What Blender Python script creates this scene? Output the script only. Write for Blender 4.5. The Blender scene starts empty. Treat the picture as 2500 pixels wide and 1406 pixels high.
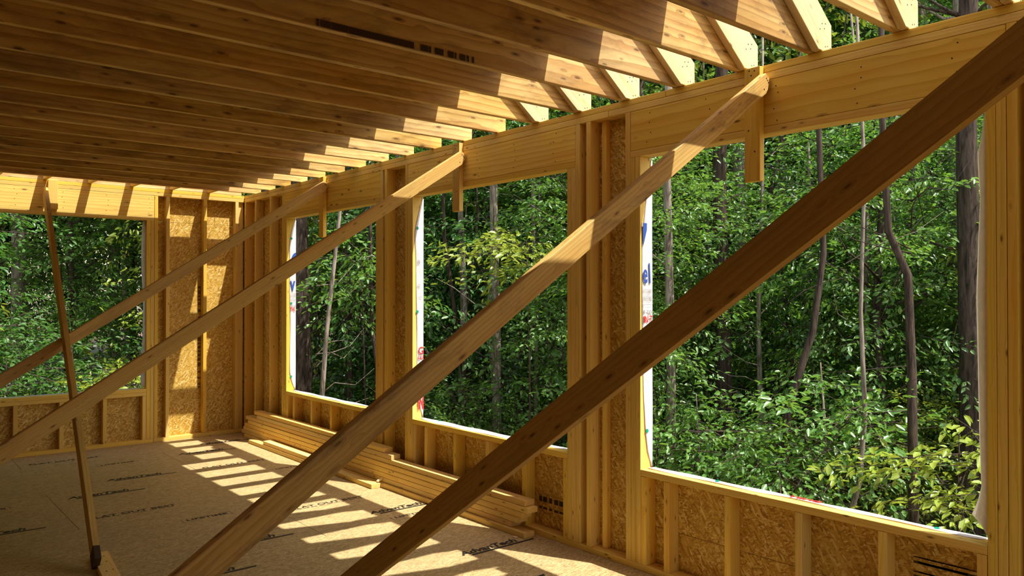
import bpy, bmesh, math, random
import numpy as np
from mathutils import Vector, Matrix, Euler
random.seed(7); rng = np.random.default_rng(11)
scn = bpy.context.scene; COL = scn.collection
PI = math.pi

# ------------------------------------------------------------------ materials
def newmat(name):
    m = bpy.data.materials.new(name); m.use_nodes = True
    nt = m.node_tree; nt.nodes.clear()
    out = nt.nodes.new('ShaderNodeOutputMaterial'); b = nt.nodes.new('ShaderNodeBsdfPrincipled')
    nt.links.new(b.outputs[0], out.inputs[0])
    return m, nt, b
class N:
    """tiny helper for building node graphs"""
    def __init__(s, nt): s.nt = nt
    def node(s, t, **kw):
        n = s.nt.nodes.new(t)
        for k, v in kw.items(): setattr(n, k, v)
        return n
    def link(s, a, b): s.nt.links.new(a, b)
    def _set(s, inp, v):
        if hasattr(v, 'is_output') or isinstance(v, bpy.types.NodeSocket): s.link(v, inp)
        else: inp.default_value = v
    def math(s, op, a, b=0.0, c=0.0, clamp=False):
        n = s.node('ShaderNodeMath', operation=op, use_clamp=clamp)
        s._set(n.inputs[0], a); s._set(n.inputs[1], b)
        if len(n.inputs) > 2: s._set(n.inputs[2], c)
        return n.outputs[0]
    def vmath(s, op, a, b=(0,0,0)):
        n = s.node('ShaderNodeVectorMath', operation=op); s._set(n.inputs[0], a)
        if op == 'SCALE': s._set(n.inputs['Scale'], b)
        else: s._set(n.inputs[1], b)
        return n.outputs['Value'] if op in ('LENGTH','DISTANCE','DOT_PRODUCT') else n.outputs[0]
    def noise(s, v, scale=1.0, detail=2.0, rough=0.5, dist=0.0, color=False):
        n = s.node('ShaderNodeTexNoise'); s._set(n.inputs['Vector'], v)
        n.inputs['Scale'].default_value = scale; n.inputs['Detail'].default_value = detail
        n.inputs['Roughness'].default_value = rough; n.inputs['Distortion'].default_value = dist
        return n.outputs['Color' if color else 'Fac']
    def ramp(s, f, stops, interp='LINEAR'):
        n = s.node('ShaderNodeValToRGB'); s.link(f, n.inputs[0]); cr = n.color_ramp; cr.interpolation = interp
        while len(cr.elements) < len(stops): cr.elements.new(0.5)
        for e, (p, c) in zip(cr.elements, stops): e.position = p; e.color = (*c, 1) if len(c) == 3 else c
        return n.outputs[0]
    def mix(s, f, a, b, mode='MIX'):
        n = s.node('ShaderNodeMix', data_type='RGBA', blend_type=mode)
        s._set(n.inputs[0], f); s._set(n.inputs[6], a if not isinstance(a, tuple) else (*a, 1)); s._set(n.inputs[7], b if not isinstance(b, tuple) else (*b, 1))
        return n.outputs[2]
    def sep(s, v):
        n = s.node('ShaderNodeSeparateXYZ'); s.link(v, n.inputs[0]); return n.outputs
    def comb(s, x, y, z):
        n = s.node('ShaderNodeCombineXYZ'); s._set(n.inputs[0], x); s._set(n.inputs[1], y); s._set(n.inputs[2], z); return n.outputs[0]

col_shade_weather = (.74,.62,.42)
def wood_mat(name, light, dark, knot=(.12,.04,.012), stain=0.0, ring=70.0, rough=.62, contrast=1.0, ks=1.25, kf=.4, face=1.0):
    m, nt, b = newmat(name); g = N(nt)
    tc = g.node('ShaderNodeTexCoord'); oi = g.node('ShaderNodeObjectInfo')
    r = oi.outputs['Random']
    off = g.comb(g.math('MULTIPLY', r, 31.0), g.math('MULTIPLY', r, 17.3), g.math('MULTIPLY', r, 53.7))
    co = tc.outputs['Object']
    x, y, z = g.sep(co)
    ro = g.sep(off)
    xo = g.math('ADD', x, ro[0])
    # knots
    kv = g.comb(g.math('MULTIPLY', xo, 1.7), g.math('ADD', g.math('MULTIPLY', y, 5.5), ro[1]), g.math('ADD', g.math('MULTIPLY', z, 5.5), ro[2]))
    vor = g.node('ShaderNodeTexVoronoi'); g.link(kv, vor.inputs['Vector']); vor.inputs['Randomness'].default_value = 1
    d = vor.outputs['Distance']
    halo = g.math('MULTIPLY', g.math('POWER', 2.718, g.math('MULTIPLY', g.math('MULTIPLY', d, d), -22.0)), g.math('GREATER_THAN', g.sep(vor.outputs['Color'])[0], kf))
    # rings
    wn = g.noise(g.comb(g.math('MULTIPLY', xo, .9), g.math('MULTIPLY', g.math('ADD', y, ro[1]), 7.), g.math('MULTIPLY', g.math('ADD', z, ro[2]), 7.)), 1.0, 3.0, .55)
    cy = g.math('ADD', y, g.math('ADD', .06, g.math('MULTIPLY', g.math('SINE', g.math('MULTIPLY', r, 91.)), .14)))
    cz = g.math('ADD', z, g.math('ADD', .11, g.math('MULTIPLY', r, .12)))
    rad = g.vmath('LENGTH', g.comb(0.0, cy, cz))
    rad = g.math('ADD', rad, g.math('MULTIPLY', wn, .075))
    rad = g.math('ADD', rad, g.math('MULTIPLY', halo, -.035*ks))
    f = g.math('FRACT', g.math('MULTIPLY', rad, ring))
    f = g.math('POWER', f, 2.2)
    fine = g.noise(g.comb(g.math('MULTIPLY', xo, 3.), g.math('MULTIPLY', y, 260.), g.math('MULTIPLY', z, 260.)), 1.0, 2.0, .6)
    f = g.math('ADD', g.math('MULTIPLY', f, .62*contrast), g.math('MULTIPLY', g.math('SUBTRACT', fine, .45), .55), clamp=True)
    col = g.mix(f, light, dark)
    # pith / heartwood warm bands
    hb = g.noise(g.comb(g.math('MULTIPLY', xo, .5), g.math('MULTIPLY', g.math('ADD', y, ro[2]), 12.), g.math('MULTIPLY', g.math('ADD', z, ro[0]), 12.)), 1.0, 2.0, .5)
    hbm = g.math('MULTIPLY', g.ramp(hb, [(.5,(0,0,0)),(.72,(1,1,1))]), .45)
    col = g.mix(hbm, col, (dark[0]*1.12, dark[1]*.86, dark[2]*.7))
    # knot colours
    kn = g.ramp(d, [(.0,(1,1,1)),(.07*ks,(.85,.85,.85)),(.095*ks,(.35,.35,.35)),(.19*ks,(0,0,0))])
    sel = g.math('GREATER_THAN', g.sep(vor.outputs['Color'])[0], kf)
    col = g.mix(g.math('MULTIPLY', kn, g.math('MULTIPLY', sel, .88)), col, knot)
    if stain > 0:
        sn = g.noise(g.comb(g.math('MULTIPLY', xo, 2.2), g.math('MULTIPLY', g.math('ADD', y, ro[1]), 9.), g.math('MULTIPLY', g.math('ADD', z, ro[2]), 9.)), 1.0, 6.0, .68, .6)
        sm = g.ramp(sn, [(.47,(0,0,0)),(.62,(.55,.55,.55)),(.78,(1,1,1))])
        col = g.mix(g.math('MULTIPLY', sm, stain), col, (.16,.095,.04))
    if face < 1:      # broad joist faces darkened as if shaded by their neighbours, plus blotchy weathering
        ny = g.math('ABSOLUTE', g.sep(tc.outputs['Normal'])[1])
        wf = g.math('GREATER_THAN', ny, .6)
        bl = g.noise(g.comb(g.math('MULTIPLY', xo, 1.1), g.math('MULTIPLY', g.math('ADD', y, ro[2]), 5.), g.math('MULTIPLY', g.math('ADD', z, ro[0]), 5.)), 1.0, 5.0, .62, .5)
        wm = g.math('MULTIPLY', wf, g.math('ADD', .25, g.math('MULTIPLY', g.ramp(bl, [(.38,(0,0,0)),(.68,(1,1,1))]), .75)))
        col = g.mix(wm, col, (col_shade_weather[0], col_shade_weather[1], col_shade_weather[2]), 'MULTIPLY')
    # per-board brightness and hue
    hsv = g.node('ShaderNodeHueSaturation'); g.link(col, hsv.inputs['Color'])
    hsv.inputs['Hue'].default_value = .5
    g.link(g.math('ADD', .88, g.math('MULTIPLY', g.math('FRACT', g.math('MULTIPLY', r, 7.31)), .22)), hsv.inputs['Value'])
    g.link(g.math('ADD', .94, g.math('MULTIPLY', g.math('FRACT', g.math('MULTIPLY', r, 13.7)), .14)), hsv.inputs['Saturation'])
    g.link(hsv.outputs[0], b.inputs['Base Color'])
    b.inputs['Roughness'].default_value = rough
    b.inputs['Specular IOR Level'].default_value = .25
    bp = g.node('ShaderNodeBump'); bp.inputs['Strength'].default_value = .25; bp.inputs['Distance'].default_value = .002
    g.link(f, bp.inputs['Height']); g.link(bp.outputs[0], b.inputs['Normal'])
    return m

def osb_mat(name, cols, sc=1.0, axis='yz', rough=.6):
    m, nt, b = newmat(name); g = N(nt)
    tc = g.node('ShaderNodeTexCoord'); x, y, z = g.sep(tc.outputs['Object'])
    u = x if axis == 'xz' or axis == 'xy' else y
    v = y if axis == 'xy' else z
    oi = g.node('ShaderNodeObjectInfo'); o = g.math('MULTIPLY', oi.outputs['Random'], 40.)
    wob = g.noise(g.comb(u, v, o), 9.0, 2.0)
    layers = []
    for i, (ang, su, sv) in enumerate([(.35,7,24),(1.25,8,22),(2.3,7,25),(2.9,9,28),(.9,6,20)]):
        ca, sa = math.cos(ang), math.sin(ang)
        uu = g.math('ADD', g.math('MULTIPLY', u, ca*su*sc), g.math('MULTIPLY', v, sa*su*sc))
        vv = g.math('ADD', g.math('MULTIPLY', u, -sa*sv*sc), g.math('MULTIPLY', v, ca*sv*sc))
        vo = g.node('ShaderNodeTexVoronoi'); vo.voronoi_dimensions = '3D'
        g.link(g.comb(g.math('ADD', uu, g.math('MULTIPLY', wob, .8)), g.math('ADD', vv, g.math('MULTIPLY', wob, .8)), g.math('ADD', o, i*3.7)), vo.inputs['Vector'])
        layers.append(g.sep(vo.outputs['Color']))
    val = layers[0][0]; 
    for i in range(1, 5):
        selm = g.math('GREATER_THAN', layers[i][1], .62)
        mx = g.node('ShaderNodeMix', data_type='FLOAT'); g.link(selm, mx.inputs[0]); g.link(val, mx.inputs[2]); g.link(layers[i][0], mx.inputs[3]); val = mx.outputs[0]
    fine = g.noise(g.comb(g.math('MULTIPLY', u, 60.), g.math('MULTIPLY', v, 25.), o), 1.0, 4.0, .7)
    val2 = g.math('ADD', g.math('MULTIPLY', val, .8), g.math('MULTIPLY', fine, .25), clamp=True)
    col = g.ramp(val2, cols)
    big = g.noise(g.comb(u, v, o), 1.6, 2.0)
    col = g.mix(g.ramp(big, [(.35,(.0,.0,.0)),(.7,(.35,.35,.35))]), col, cols[1][1])
    g.link(col, b.inputs['Base Color']); b.inputs['Roughness'].default_value = rough
    b.inputs['Specular IOR Level'].default_value = .3
    bp = g.node('ShaderNodeBump'); bp.inputs['Strength'].default_value = .35; bp.inputs['Distance'].default_value = .0015
    g.link(val2, bp.inputs['Height']); g.link(bp.outputs[0], b.inputs['Normal'])
    return m

def floor_mat():
    m, nt, b = newmat('floor_panel_wood'); g = N(nt)
    tc = g.node('ShaderNodeTexCoord'); x, y, z = g.sep(tc.outputs['Object'])
    oi = g.node('ShaderNodeObjectInfo'); o = g.math('MULTIPLY', oi.outputs['Random'], 23.)
    vo = g.node('ShaderNodeTexVoronoi'); wob = g.noise(g.comb(x, y, o), 14.0, 2.0)
    g.link(g.comb(g.math('ADD', g.math('MULTIPLY', x, 9.), wob), g.math('ADD', g.math('MULTIPLY', y, 42.), g.math('MULTIPLY', wob, 2.)), o), vo.inputs['Vector'])
    c1 = g.sep(vo.outputs['Color'])[0]
    vo2 = g.node('ShaderNodeTexVoronoi')
    g.link(g.comb(g.math('ADD', g.math('MULTIPLY', x, 27.), g.math('MULTIPLY', y, 9.)), g.math('ADD', g.math('MULTIPLY', y, 80.), g.math('MULTIPLY', x, -14.)), o), vo2.inputs['Vector'])
    c2 = g.sep(vo2.outputs['Color'])[1]
    fn = g.noise(g.comb(g.math('MULTIPLY', x, 40.), g.math('MULTIPLY', y, 160.), o), 1.0, 3.0, .7)
    v = g.math('ADD', g.math('ADD', g.math('MULTIPLY', c1, .4), g.math('MULTIPLY', c2, .3)), g.math('MULTIPLY', fn, .45))
    col = g.ramp(v, [(.18,(.17,.10,.042)),(.45,(.36,.25,.105)),(.68,(.52,.38,.17)),(.95,(.76,.62,.33))])
    big = g.noise(g.comb(x, y, o), 1.1, 3.0, .6)
    col = g.mix(g.ramp(big, [(.4,(0,0,0)),(.7,(.3,.3,.3))]), col, (.30,.22,.11))
    # dark elongated specks (knots and scuffs)
    sv = g.node('ShaderNodeTexVoronoi'); g.link(g.comb(g.math('MULTIPLY', x, 6.), g.math('MULTIPLY', y, 13.), g.math('ADD', o, 5.)), sv.inputs['Vector'])
    sp = g.ramp(sv.outputs['Distance'], [(.05,(1,1,1)),(.12,(0,0,0))])
    col = g.mix(g.math('MULTIPLY', sp, g.math('GREATER_THAN', g.sep(sv.outputs['Color'])[0], .4)), col, (.10,.055,.025))
    g.link(col, b.inputs['Base Color']); b.inputs['Roughness'].default_value = .55
    b.inputs['Specular IOR Level'].default_value = .3
    bp = g.node('ShaderNodeBump'); bp.inputs['Strength'].default_value = .2; bp.inputs['Distance'].default_value = .001
    g.link(v, bp.inputs['Height']); g.link(bp.outputs[0], b.inputs['Normal'])
    return m

def plain(name, c, rough=.6, spec=.3):
    m, nt, b = newmat(name); g = N(nt)
    tc = g.node('ShaderNodeTexCoord')
    nz = g.noise(tc.outputs['Object'], 30.0, 3.0)
    g.link(g.mix(nz, tuple(v*.88 for v in c), tuple(min(1, v*1.1) for v in c)), b.inputs['Base Color'])
    b.inputs['Roughness'].default_value = rough; b.inputs['Specular IOR Level'].default_value = spec
    return m

def wrap_mat():
    m, nt, b = newmat('white_house_wrap'); g = N(nt)
    tc = g.node('ShaderNodeTexCoord')
    nz = g.noise(tc.outputs['Object'], 26.0, 4.0, .6, .8)
    g.link(g.ramp(nz, [(.35,(.74,.75,.78)),(.6,(.88,.88,.9))]), b.inputs['Base Color'])
    b.inputs['Roughness'].default_value = .5
    # thin sheet lets some light through
    tr = g.node('ShaderNodeBsdfTranslucent'); tr.inputs[0].default_value = (.9,.82,.72,1)
    mx = g.node('ShaderNodeMixShader'); mx.inputs[0].default_value = .35
    out = [n for n in nt.nodes if n.type == 'OUTPUT_MATERIAL'][0]
    g.link(b.outputs[0], mx.inputs[1]); g.link(tr.outputs[0], mx.inputs[2]); g.link(mx.outputs[0], out.inputs[0])
    bp = g.node('ShaderNodeBump'); bp.inputs['Strength'].default_value = .5; bp.inputs['Distance'].default_value = .006
    g.link(g.noise(tc.outputs['Object'], 14.0, 3.0), bp.inputs['Height']); g.link(bp.outputs[0], b.inputs['Normal'])
    return m

def leaf_mat(name, base, trans, var=.25, gl=.38):
    m, nt, b = newmat(name); g = N(nt)
    oi = g.node('ShaderNodeObjectInfo'); tc = g.node('ShaderNodeTexCoord')
    nz = g.noise(tc.outputs['Object'], 1.7, 2.0)
    nz2 = g.noise(tc.outputs['Object'], 14.0, 1.0)
    hs = g.node('ShaderNodeHueSaturation'); hs.inputs['Color'].default_value = (*base, 1)
    g.link(g.math('ADD', .485, g.math('MULTIPLY', g.math('SUBTRACT', nz2, .45), .07)), hs.inputs['Hue'])
    g.link(g.math('ADD', .65, g.math('MULTIPLY', g.math('ADD', oi.outputs['Random'], nz), .4)), hs.inputs['Value'])
    g.link(hs.outputs[0], b.inputs['Base Color'])
    b.inputs['Roughness'].default_value = gl; b.inputs['Specular IOR Level'].default_value = .6
    tr = g.node('ShaderNodeBsdfTranslucent'); 
    g.link(g.mix(g.math('MULTIPLY', oi.outputs['Random'], .6), trans, tuple(v*.6 for v in trans)), tr.inputs[0])
    mx = g.node('ShaderNodeMixShader'); mx.inputs[0].default_value = .32
    out = [n for n in nt.nodes if n.type == 'OUTPUT_MATERIAL'][0]
    g.link(b.outputs[0], mx.inputs[1]); g.link(tr.outputs[0], mx.inputs[2]); g.link(mx.outputs[0], out.inputs[0])
    return m

def bark_mat(name, light, dark):
    m, nt, b = newmat(name); g = N(nt)
    tc = g.node('ShaderNodeTexCoord'); x, y, z = g.sep(tc.outputs['Object'])
    v = g.comb(g.math('MULTIPLY', x, 30.), g.math('MULTIPLY', y, 30.), g.math('MULTIPLY', z, 4.))
    nz = g.noise(v, 1.0, 5.0, .65, .4)
    g.link(g.ramp(nz, [(.36,dark),(.56,light),(.8,tuple(min(1, c*1.5) for c in light))]), b.inputs['Base Color'])
    b.inputs['Roughness'].default_value = .85; b.inputs['Specular IOR Level'].default_value = .15
    bp = g.node('ShaderNodeBump'); bp.inputs['Strength'].default_value = .8; bp.inputs['Distance'].default_value = .02
    g.link(nz, bp.inputs['Height']); g.link(bp.outputs[0], b.inputs['Normal'])
    return m

def ground_mat():
    m, nt, b = newmat('leaf_litter_soil'); g = N(nt)
    tc = g.node('ShaderNodeTexCoord'); co = tc.outputs['Object']
    n1 = g.noise(co, .35, 4.0); n2 = g.noise(co, 9.0, 5.0, .7)
    c = g.ramp(n2, [(.3,(.05,.032,.018)),(.5,(.15,.10,.06)),(.7,(.33,.24,.16))])
    c = g.mix(g.ramp(n1, [(.45,(0,0,0)),(.6,(.75,.75,.75))]), c, (.05,.09,.025))
    g.link(c, b.inputs['Base Color']); b.inputs['Roughness'].default_value = .95
    bp = g.node('ShaderNodeBump'); bp.inputs['Strength'].default_value = .6; bp.inputs['Distance'].default_value = .05
    g.link(n2, bp.inputs['Height']); g.link(bp.outputs[0], b.inputs['Normal'])
    return m

M = {}
M['stud'] = wood_mat('pine_stud', (.80,.56,.14), (.62,.38,.062), kf=.55)
M['brace'] = wood_mat('pine_brace', (.70,.46,.14), (.48,.28,.07), stain=.35)
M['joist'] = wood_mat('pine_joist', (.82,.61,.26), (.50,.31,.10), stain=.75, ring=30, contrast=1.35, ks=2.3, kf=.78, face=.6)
M['header'] = wood_mat('pine_header', (.82,.58,.15), (.62,.37,.065), ring=32, contrast=1.1, ks=2.1, kf=.84)
M['stack'] = wood_mat('pine_new_board', (.86,.63,.24), (.70,.45,.13))
M['mould'] = wood_mat('pine_stained_dark', (.62,.41,.15), (.38,.22,.06), stain=1.0, ks=1.6)
M['rafter'] = wood_mat('pine_rafter', (.80,.62,.33), (.60,.41,.17), ring=40, stain=.2, kf=.7)
M['osb'] = osb_mat('strand_board', [(.05,(.22,.10,.012)),(.35,(.46,.26,.035)),(.7,(.64,.41,.075)),(.97,(.86,.70,.32))], 1.0)
M['osbx'] = osb_mat('strand_board_across', [(.05,(.22,.10,.012)),(.35,(.46,.26,.035)),(.7,(.64,.41,.075)),(.97,(.86,.70,.32))], 1.0, 'xz')
M['deck'] = osb_mat('deck_board', [(.05,(.30,.16,.05)),(.35,(.48,.30,.11)),(.7,(.60,.40,.17)),(.97,(.75,.58,.32))], 1.0, 'xy')
M['floor'] = floor_mat()
M['ink'] = plain('black_printing_ink', (.022,.018,.014), .6)
M['inkd'] = plain('brown_black_stamp_ink', (.06,.032,.014), .7)
M['nail'] = plain('dark_nail_metal', (.03,.02,.012), .5)
M['wrap'] = wrap_mat()
M['blue'] = plain('blue_ink', (.02,.07,.33), .5)
M['red'] = plain('red_ink', (.62,.03,.03), .5)
M['grey'] = plain('grey_ink', (.25,.25,.27), .5)
M['green'] = plain('green_plastic', (.0,.27,.16), .4)
M['gap'] = plain('dark_cavity', (.02,.014,.009), .9)
M['concrete'] = plain('concrete', (.4,.38,.35), .9)
M['white'] = plain('white_string', (.85,.85,.82), .5)
M['chip'] = wood_mat('fresh_wood_chip', (.82,.66,.40), (.72,.52,.26))

# ------------------------------------------------------------------ object helpers
def tag(o, label=None, cat=None, group=None, kind=None):
    if label: o['label'] = label
    if cat: o['category'] = cat
    if group: o['group'] = group
    if kind: o['kind'] = kind
    return o
def empty(name, loc):
    o = bpy.data.objects.new(name, None); COL.objects.link(o); o.location = loc; o.empty_display_size = .1; return o
def link(o, parent=None):
    COL.objects.link(o)
    if parent is not None:
        o.parent = parent; o.matrix_parent_inverse = Matrix.Translation(parent.location).inverted() if parent.type == 'EMPTY' else parent.matrix_world.inverted()
    return o
AX = {'x': Matrix.Identity(3), 'y': Matrix(((0,-1,0),(1,0,0),(0,0,1))), 'z': Matrix(((0,0,-1),(0,1,0),(1,0,0)))}
def board_mesh(L, W, T, bev=.0036, mats=(), cut=None, wane=0):
    """box of length L (local x), W (local y), T (local z) with eased edges"""
    bm = bmesh.new(); bmesh.ops.create_cube(bm, size=1)
    for v in bm.verts: v.co = Vector((v.co.x*L, v.co.y*W, v.co.z*T))
    if L > 1.2:       # a few cuts so long boards can bow very slightly
        e = [e for e in bm.edges if abs(e.verts[0].co.x-e.verts[1].co.x) > L*.9]
        bmesh.ops.subdivide_edges(bm, edges=e, cuts=6)
    bl = [e for e in bm.edges if abs(e.calc_face_angle(0)) > .5]
    bmesh.ops.bevel(bm, geom=bl, offset=min(bev, T*.3, W*.3), segments=2, affect='EDGES', profile=.6)
    me = bpy.data.meshes.new('board'); bm.to_mesh(me); bm.free()
    for m in mats: me.materials.append(m)
    return me
def box(name, lo, hi, mat, parent=None, axis=None, bev=.0036, bow=0.0):
    lo = Vector(lo); hi = Vector(hi); d = hi-lo
    if axis is None: axis = 'xyz'[max(range(3), key=lambda i: d[i])]
    R = AX[axis]; Rt = R.transposed()
    ld = Rt @ d; L, W, T = abs(ld.x), abs(ld.y), abs(ld.z)
    me = board_mesh(L, W, T, bev, (mat,))
    if bow:
        ph = random.random()*6
        for v in me.vertices:
            t = v.co.x/L*2
            v.co.y += bow*(1-t*t)*random.choice((1,)) ; v.co.z += bow*.4*math.sin(t*2+ph)
    me.name = name
    o = bpy.data.objects.new(name, me); o.matrix_world = Matrix.Translation((lo+hi)/2) @ R.to_4x4()
    return link(o, parent)
def beam(name, p0, p1, side, W, T, mat, parent=None, bev=.0036):
    """board whose centre line runs p0 -> p1; local z (thickness T) along 'side', W across"""
    p0 = Vector(p0); p1 = Vector(p1); X = (p1-p0); L = X.length; X.normalize()
    Z = Vector(side); Z = (Z - X*Z.dot(X)).normalized(); Y = Z.cross(X)
    me = board_mesh(L, W, T, bev, (mat,)); me.name = name
    o = bpy.data.objects.new(name, me)
    o.matrix_world = Matrix.Translation((p0+p1)/2) @ Matrix((X, Y, Z)).transposed().to_4x4()
    return link(o, parent)
def prism(name, pts, axis, a, b, mat, parent=None, bev=.003):
    """polygon in the plane normal to axis ('y' -> pts are x,z) extruded a..b ; object origin at centroid; local x follows first edge"""
    cx = sum(p[0] for p in pts)/len(pts); cz = sum(p[1] for p in pts)/len(pts)
    ex = Vector((pts[1][0]-pts[0][0], pts[1][1]-pts[0][1])).normalized(); ang = math.atan2(ex.y, ex.x)
    c, s = math.cos(-ang), math.sin(-ang)
    q = [((p[0]-cx)*c-(p[1]-cz)*s, (p[0]-cx)*s+(p[1]-cz)*c) for p in pts]
    bm = bmesh.new()
    va = [bm.verts.new((u, -(b-a)/2, v)) for u, v in q]; vb = [bm.verts.new((u, (b-a)/2, v)) for u, v in q]
    n = len(q); bm.faces.new(va); bm.faces.new(vb[::-1])
    for i in range(n): bm.faces.new((va[i], vb[i], vb[(i+1) % n], va[(i+1) % n]))
    bmesh.ops.recalc_face_normals(bm, faces=bm.faces)
    bmesh.ops.bevel(bm, geom=list(bm.edges), offset=bev, segments=1, affect='EDGES')
    me = bpy.data.meshes.new(name); bm.to_mesh(me); bm.free(); me.materials.append(mat)
    o = bpy.data.objects.new(name, me)
    if axis == 'y':
        o.matrix_world = Matrix.Translation((cx, (a+b)/2, cz)) @ Matrix.Rotation(-ang, 4, 'Y')
    else:   # 'x': pts are (y,z)
        o.matrix_world = Matrix.Translation(((a+b)/2, cx, cz)) @ Matrix.Rotation(PI/2, 4, 'Z') @ Matrix.Rotation(-ang, 4, 'Y')
    return link(o, parent)
def rawmesh(name, verts, faces, mats, parent=None, midx=None, smooth=False, loc=(0,0,0)):
    me = bpy.data.meshes.new(name); me.from_pydata([tuple(v) for v in verts], [], faces)
    for m in mats: me.materials.append(m)
    if midx is not None: me.polygons.foreach_set('material_index', midx)
    if smooth: me.polygons.foreach_set('use_smooth', [True]*len(me.polygons))
    me.update()
    o = bpy.data.objects.new(name, me); o.matrix_world = Matrix.Translation(loc); return link(o, parent)
NAILM = {}
def nails(name, pts, normal, r, parent, mat=None):
    """small round nail heads, each a thin disc standing a hair proud of the surface"""
    name = {'nail_heads': 'nail_head'}.get(name, name); mat = mat or M['nail']
    key = (name, round(r, 4))
    if key not in NAILM:
        V = [(r*math.cos(k*PI/4), r*math.sin(k*PI/4), h) for h in (-.002, .0008) for k in range(8)]
        F = [[8+k for k in range(8)]]+[[k, (k+1) % 8, 8+(k+1) % 8, 8+k] for k in range(8)]
        me = bpy.data.meshes.new(name); me.from_pydata(V, [], F); me.materials.append(mat); NAILM[key] = me
    R = Vector(normal).to_track_quat('Z', 'Y').to_matrix().to_4x4()
    for p in pts:
        o = bpy.data.objects.new(name, NAILM[key]); o.matrix_world = Matrix.Translation(Vector(p)) @ R; link(o, parent)
    return o
def text(name, body, origin, xdir, ydir, size, mat, parent, shear=0.0, bold=0.0, width=None, ext=.0004):
    cu = bpy.data.curves.new(name, 'FONT'); cu.body = body; cu.size = size; cu.shear = shear; cu.offset = bold; cu.extrude = ext
    cu.resolution_u = 3
    tmp = bpy.data.objects.new(name, cu); COL.objects.link(tmp); bpy.context.view_layer.update()
    dg = bpy.context.evaluated_depsgraph_get(); me = bpy.data.meshes.new_from_object(tmp.evaluated_get(dg)); me.name = name
    bpy.data.objects.remove(tmp, do_unlink=True)
    sx = 1.0
    if width:
        xs = [v.co.x for v in me.vertices]; sx = width/(max(xs)-min(xs))
    X = Vector(xdir).normalized(); Y = Vector(ydir).normalized(); Z = X.cross(Y)
    for v in me.vertices: v.co = Vector((v.co.x*sx, v.co.y, v.co.z))
    me.materials.clear(); me.materials.append(mat)
    o = bpy.data.objects.new(name, me); o.matrix_world = Matrix.Translation(origin) @ Matrix((X, Y, Z)).transposed().to_4x4()
    return link(o, parent)

# ------------------------------------------------------------------ dimensions (metres) : room corner at (0, YF), camera near (−3.5, 0)
H = 2.77; T2 = .038; D4 = .089; YF = 9.07; YN = -.38; XL = -6.1
ZT = H-2*T2            # underside of the double top plate
ZH = ZT-.235           # underside of header board
ZO = ZH-T2             # head of window opening
ZS = .59               # top of window sill plate

# ================= right wall (runs along y, inner face x = 0)
WR = empty('wall_right', (0, 4.3, 0)); tag(WR, kind='structure')
y0, y1 = YN-.1, YF+D4
R_ = lambda name, ya, yb, za, zb, mat='stud', axis=None, xa=0.0, xb=D4, **k: box(name, (xa, ya, za), (xb, yb, zb), M[mat], WR, axis, **k)
R_('bottom_plate', y0, 4.6, 0, T2); R_('bottom_plate', 4.602, YF, 0, T2)
R_('top_plate', y0, 3.27, ZT, ZT+T2); R_('top_plate', 3.272, 5.72, ZT, ZT+T2); R_('top_plate', 5.722, YF, ZT, ZT+T2)
R_('top_plate', y0, 2.83, ZT+T2+.001, H); R_('top_plate', 2.833, 7.35, ZT+T2+.001, H); R_('top_plate', 7.353, YF+D4, ZT+T2+.001, H)
WIN = [(1.194, 3.020), (3.633, 5.453), (6.047, 7.900)]
def stud(y, za=T2, zb=ZT, name='stud'): return R_(name, y, y+T2, za, zb, bow=random.uniform(-.0015, .0015))
for a, b in WIN:
    for i in (0, 1):
        R_('trimmer_stud', a-T2*(i+1)+.0005, a-T2*i-.0005, T2, ZO); R_('trimmer_stud', b+T2*i+.0005, b+T2*(i+1)-.0005, T2, ZO)
    stud(a-3*T2-.001, name='king_stud'); stud(b+2*T2+.001, name='king_stud')
    h = R_('header', a-2*T2+.001, b+2*T2-.001, ZH+.001, ZT-.001, 'header', xa=.002)
    pts = []
    for yy in np.arange(a+.12, b, .41):
        for zz in (ZH+.03, ZH+.09, ZH+.15, ZH+.2): pts.append((.002, yy+random.uniform(-.02,.02), zz+random.uniform(-.01,.01)))
    nails('nail_heads', pts, (-1,0,0), .0035, h)
    R_('head_plate', a-2*T2+.001, b+2*T2-.001, ZO, ZH)
    R_('sill_plate', a+.0005, b-.0005, ZS-T2, ZS)
for y in (.99, 3.423, 5.861, 8.306, 8.720, 9.031, -.3, .2, .6): stud(y)
R_('stud', 3.335, 3.373, T2, ZT, xa=.05, xb=D4)
for ys in ((2.981, 2.813, 2.409, 2.005, 1.60, 1.196), (5.414, 5.240, 4.845, 4.445, 4.040, 3.634), (7.861, 7.70, 7.286, 6.870, 6.442, 6.049)):
    for y in ys: R_('cripple_stud', y, y+T2, T2, ZS-T2-.001)
# sheathing panels around the openings
def sheath(ya, yb, za, zb): return box('sheathing', (D4+.001, ya+.0015, za+.0015), (D4+.012, yb-.0015, zb-.0015), M['osb'], WR, 'y' if False else 'x', bev=.0008)
SY = [YN-.1, 1.194, 3.02, 3.633, 5.453, 6.047, 7.9, YF+D4]
for i in range(0, 8, 2):
    sheath(SY[i], SY[i+1], -.25, 2.46); sheath(SY[i], SY[i+1], 2.46, H-.002)
for a, b in WIN:
    sheath(a, b, -.25, .25); sheath(a, b, .25, ZS-.002); sheath(a, b, ZO, H-.002)

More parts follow.
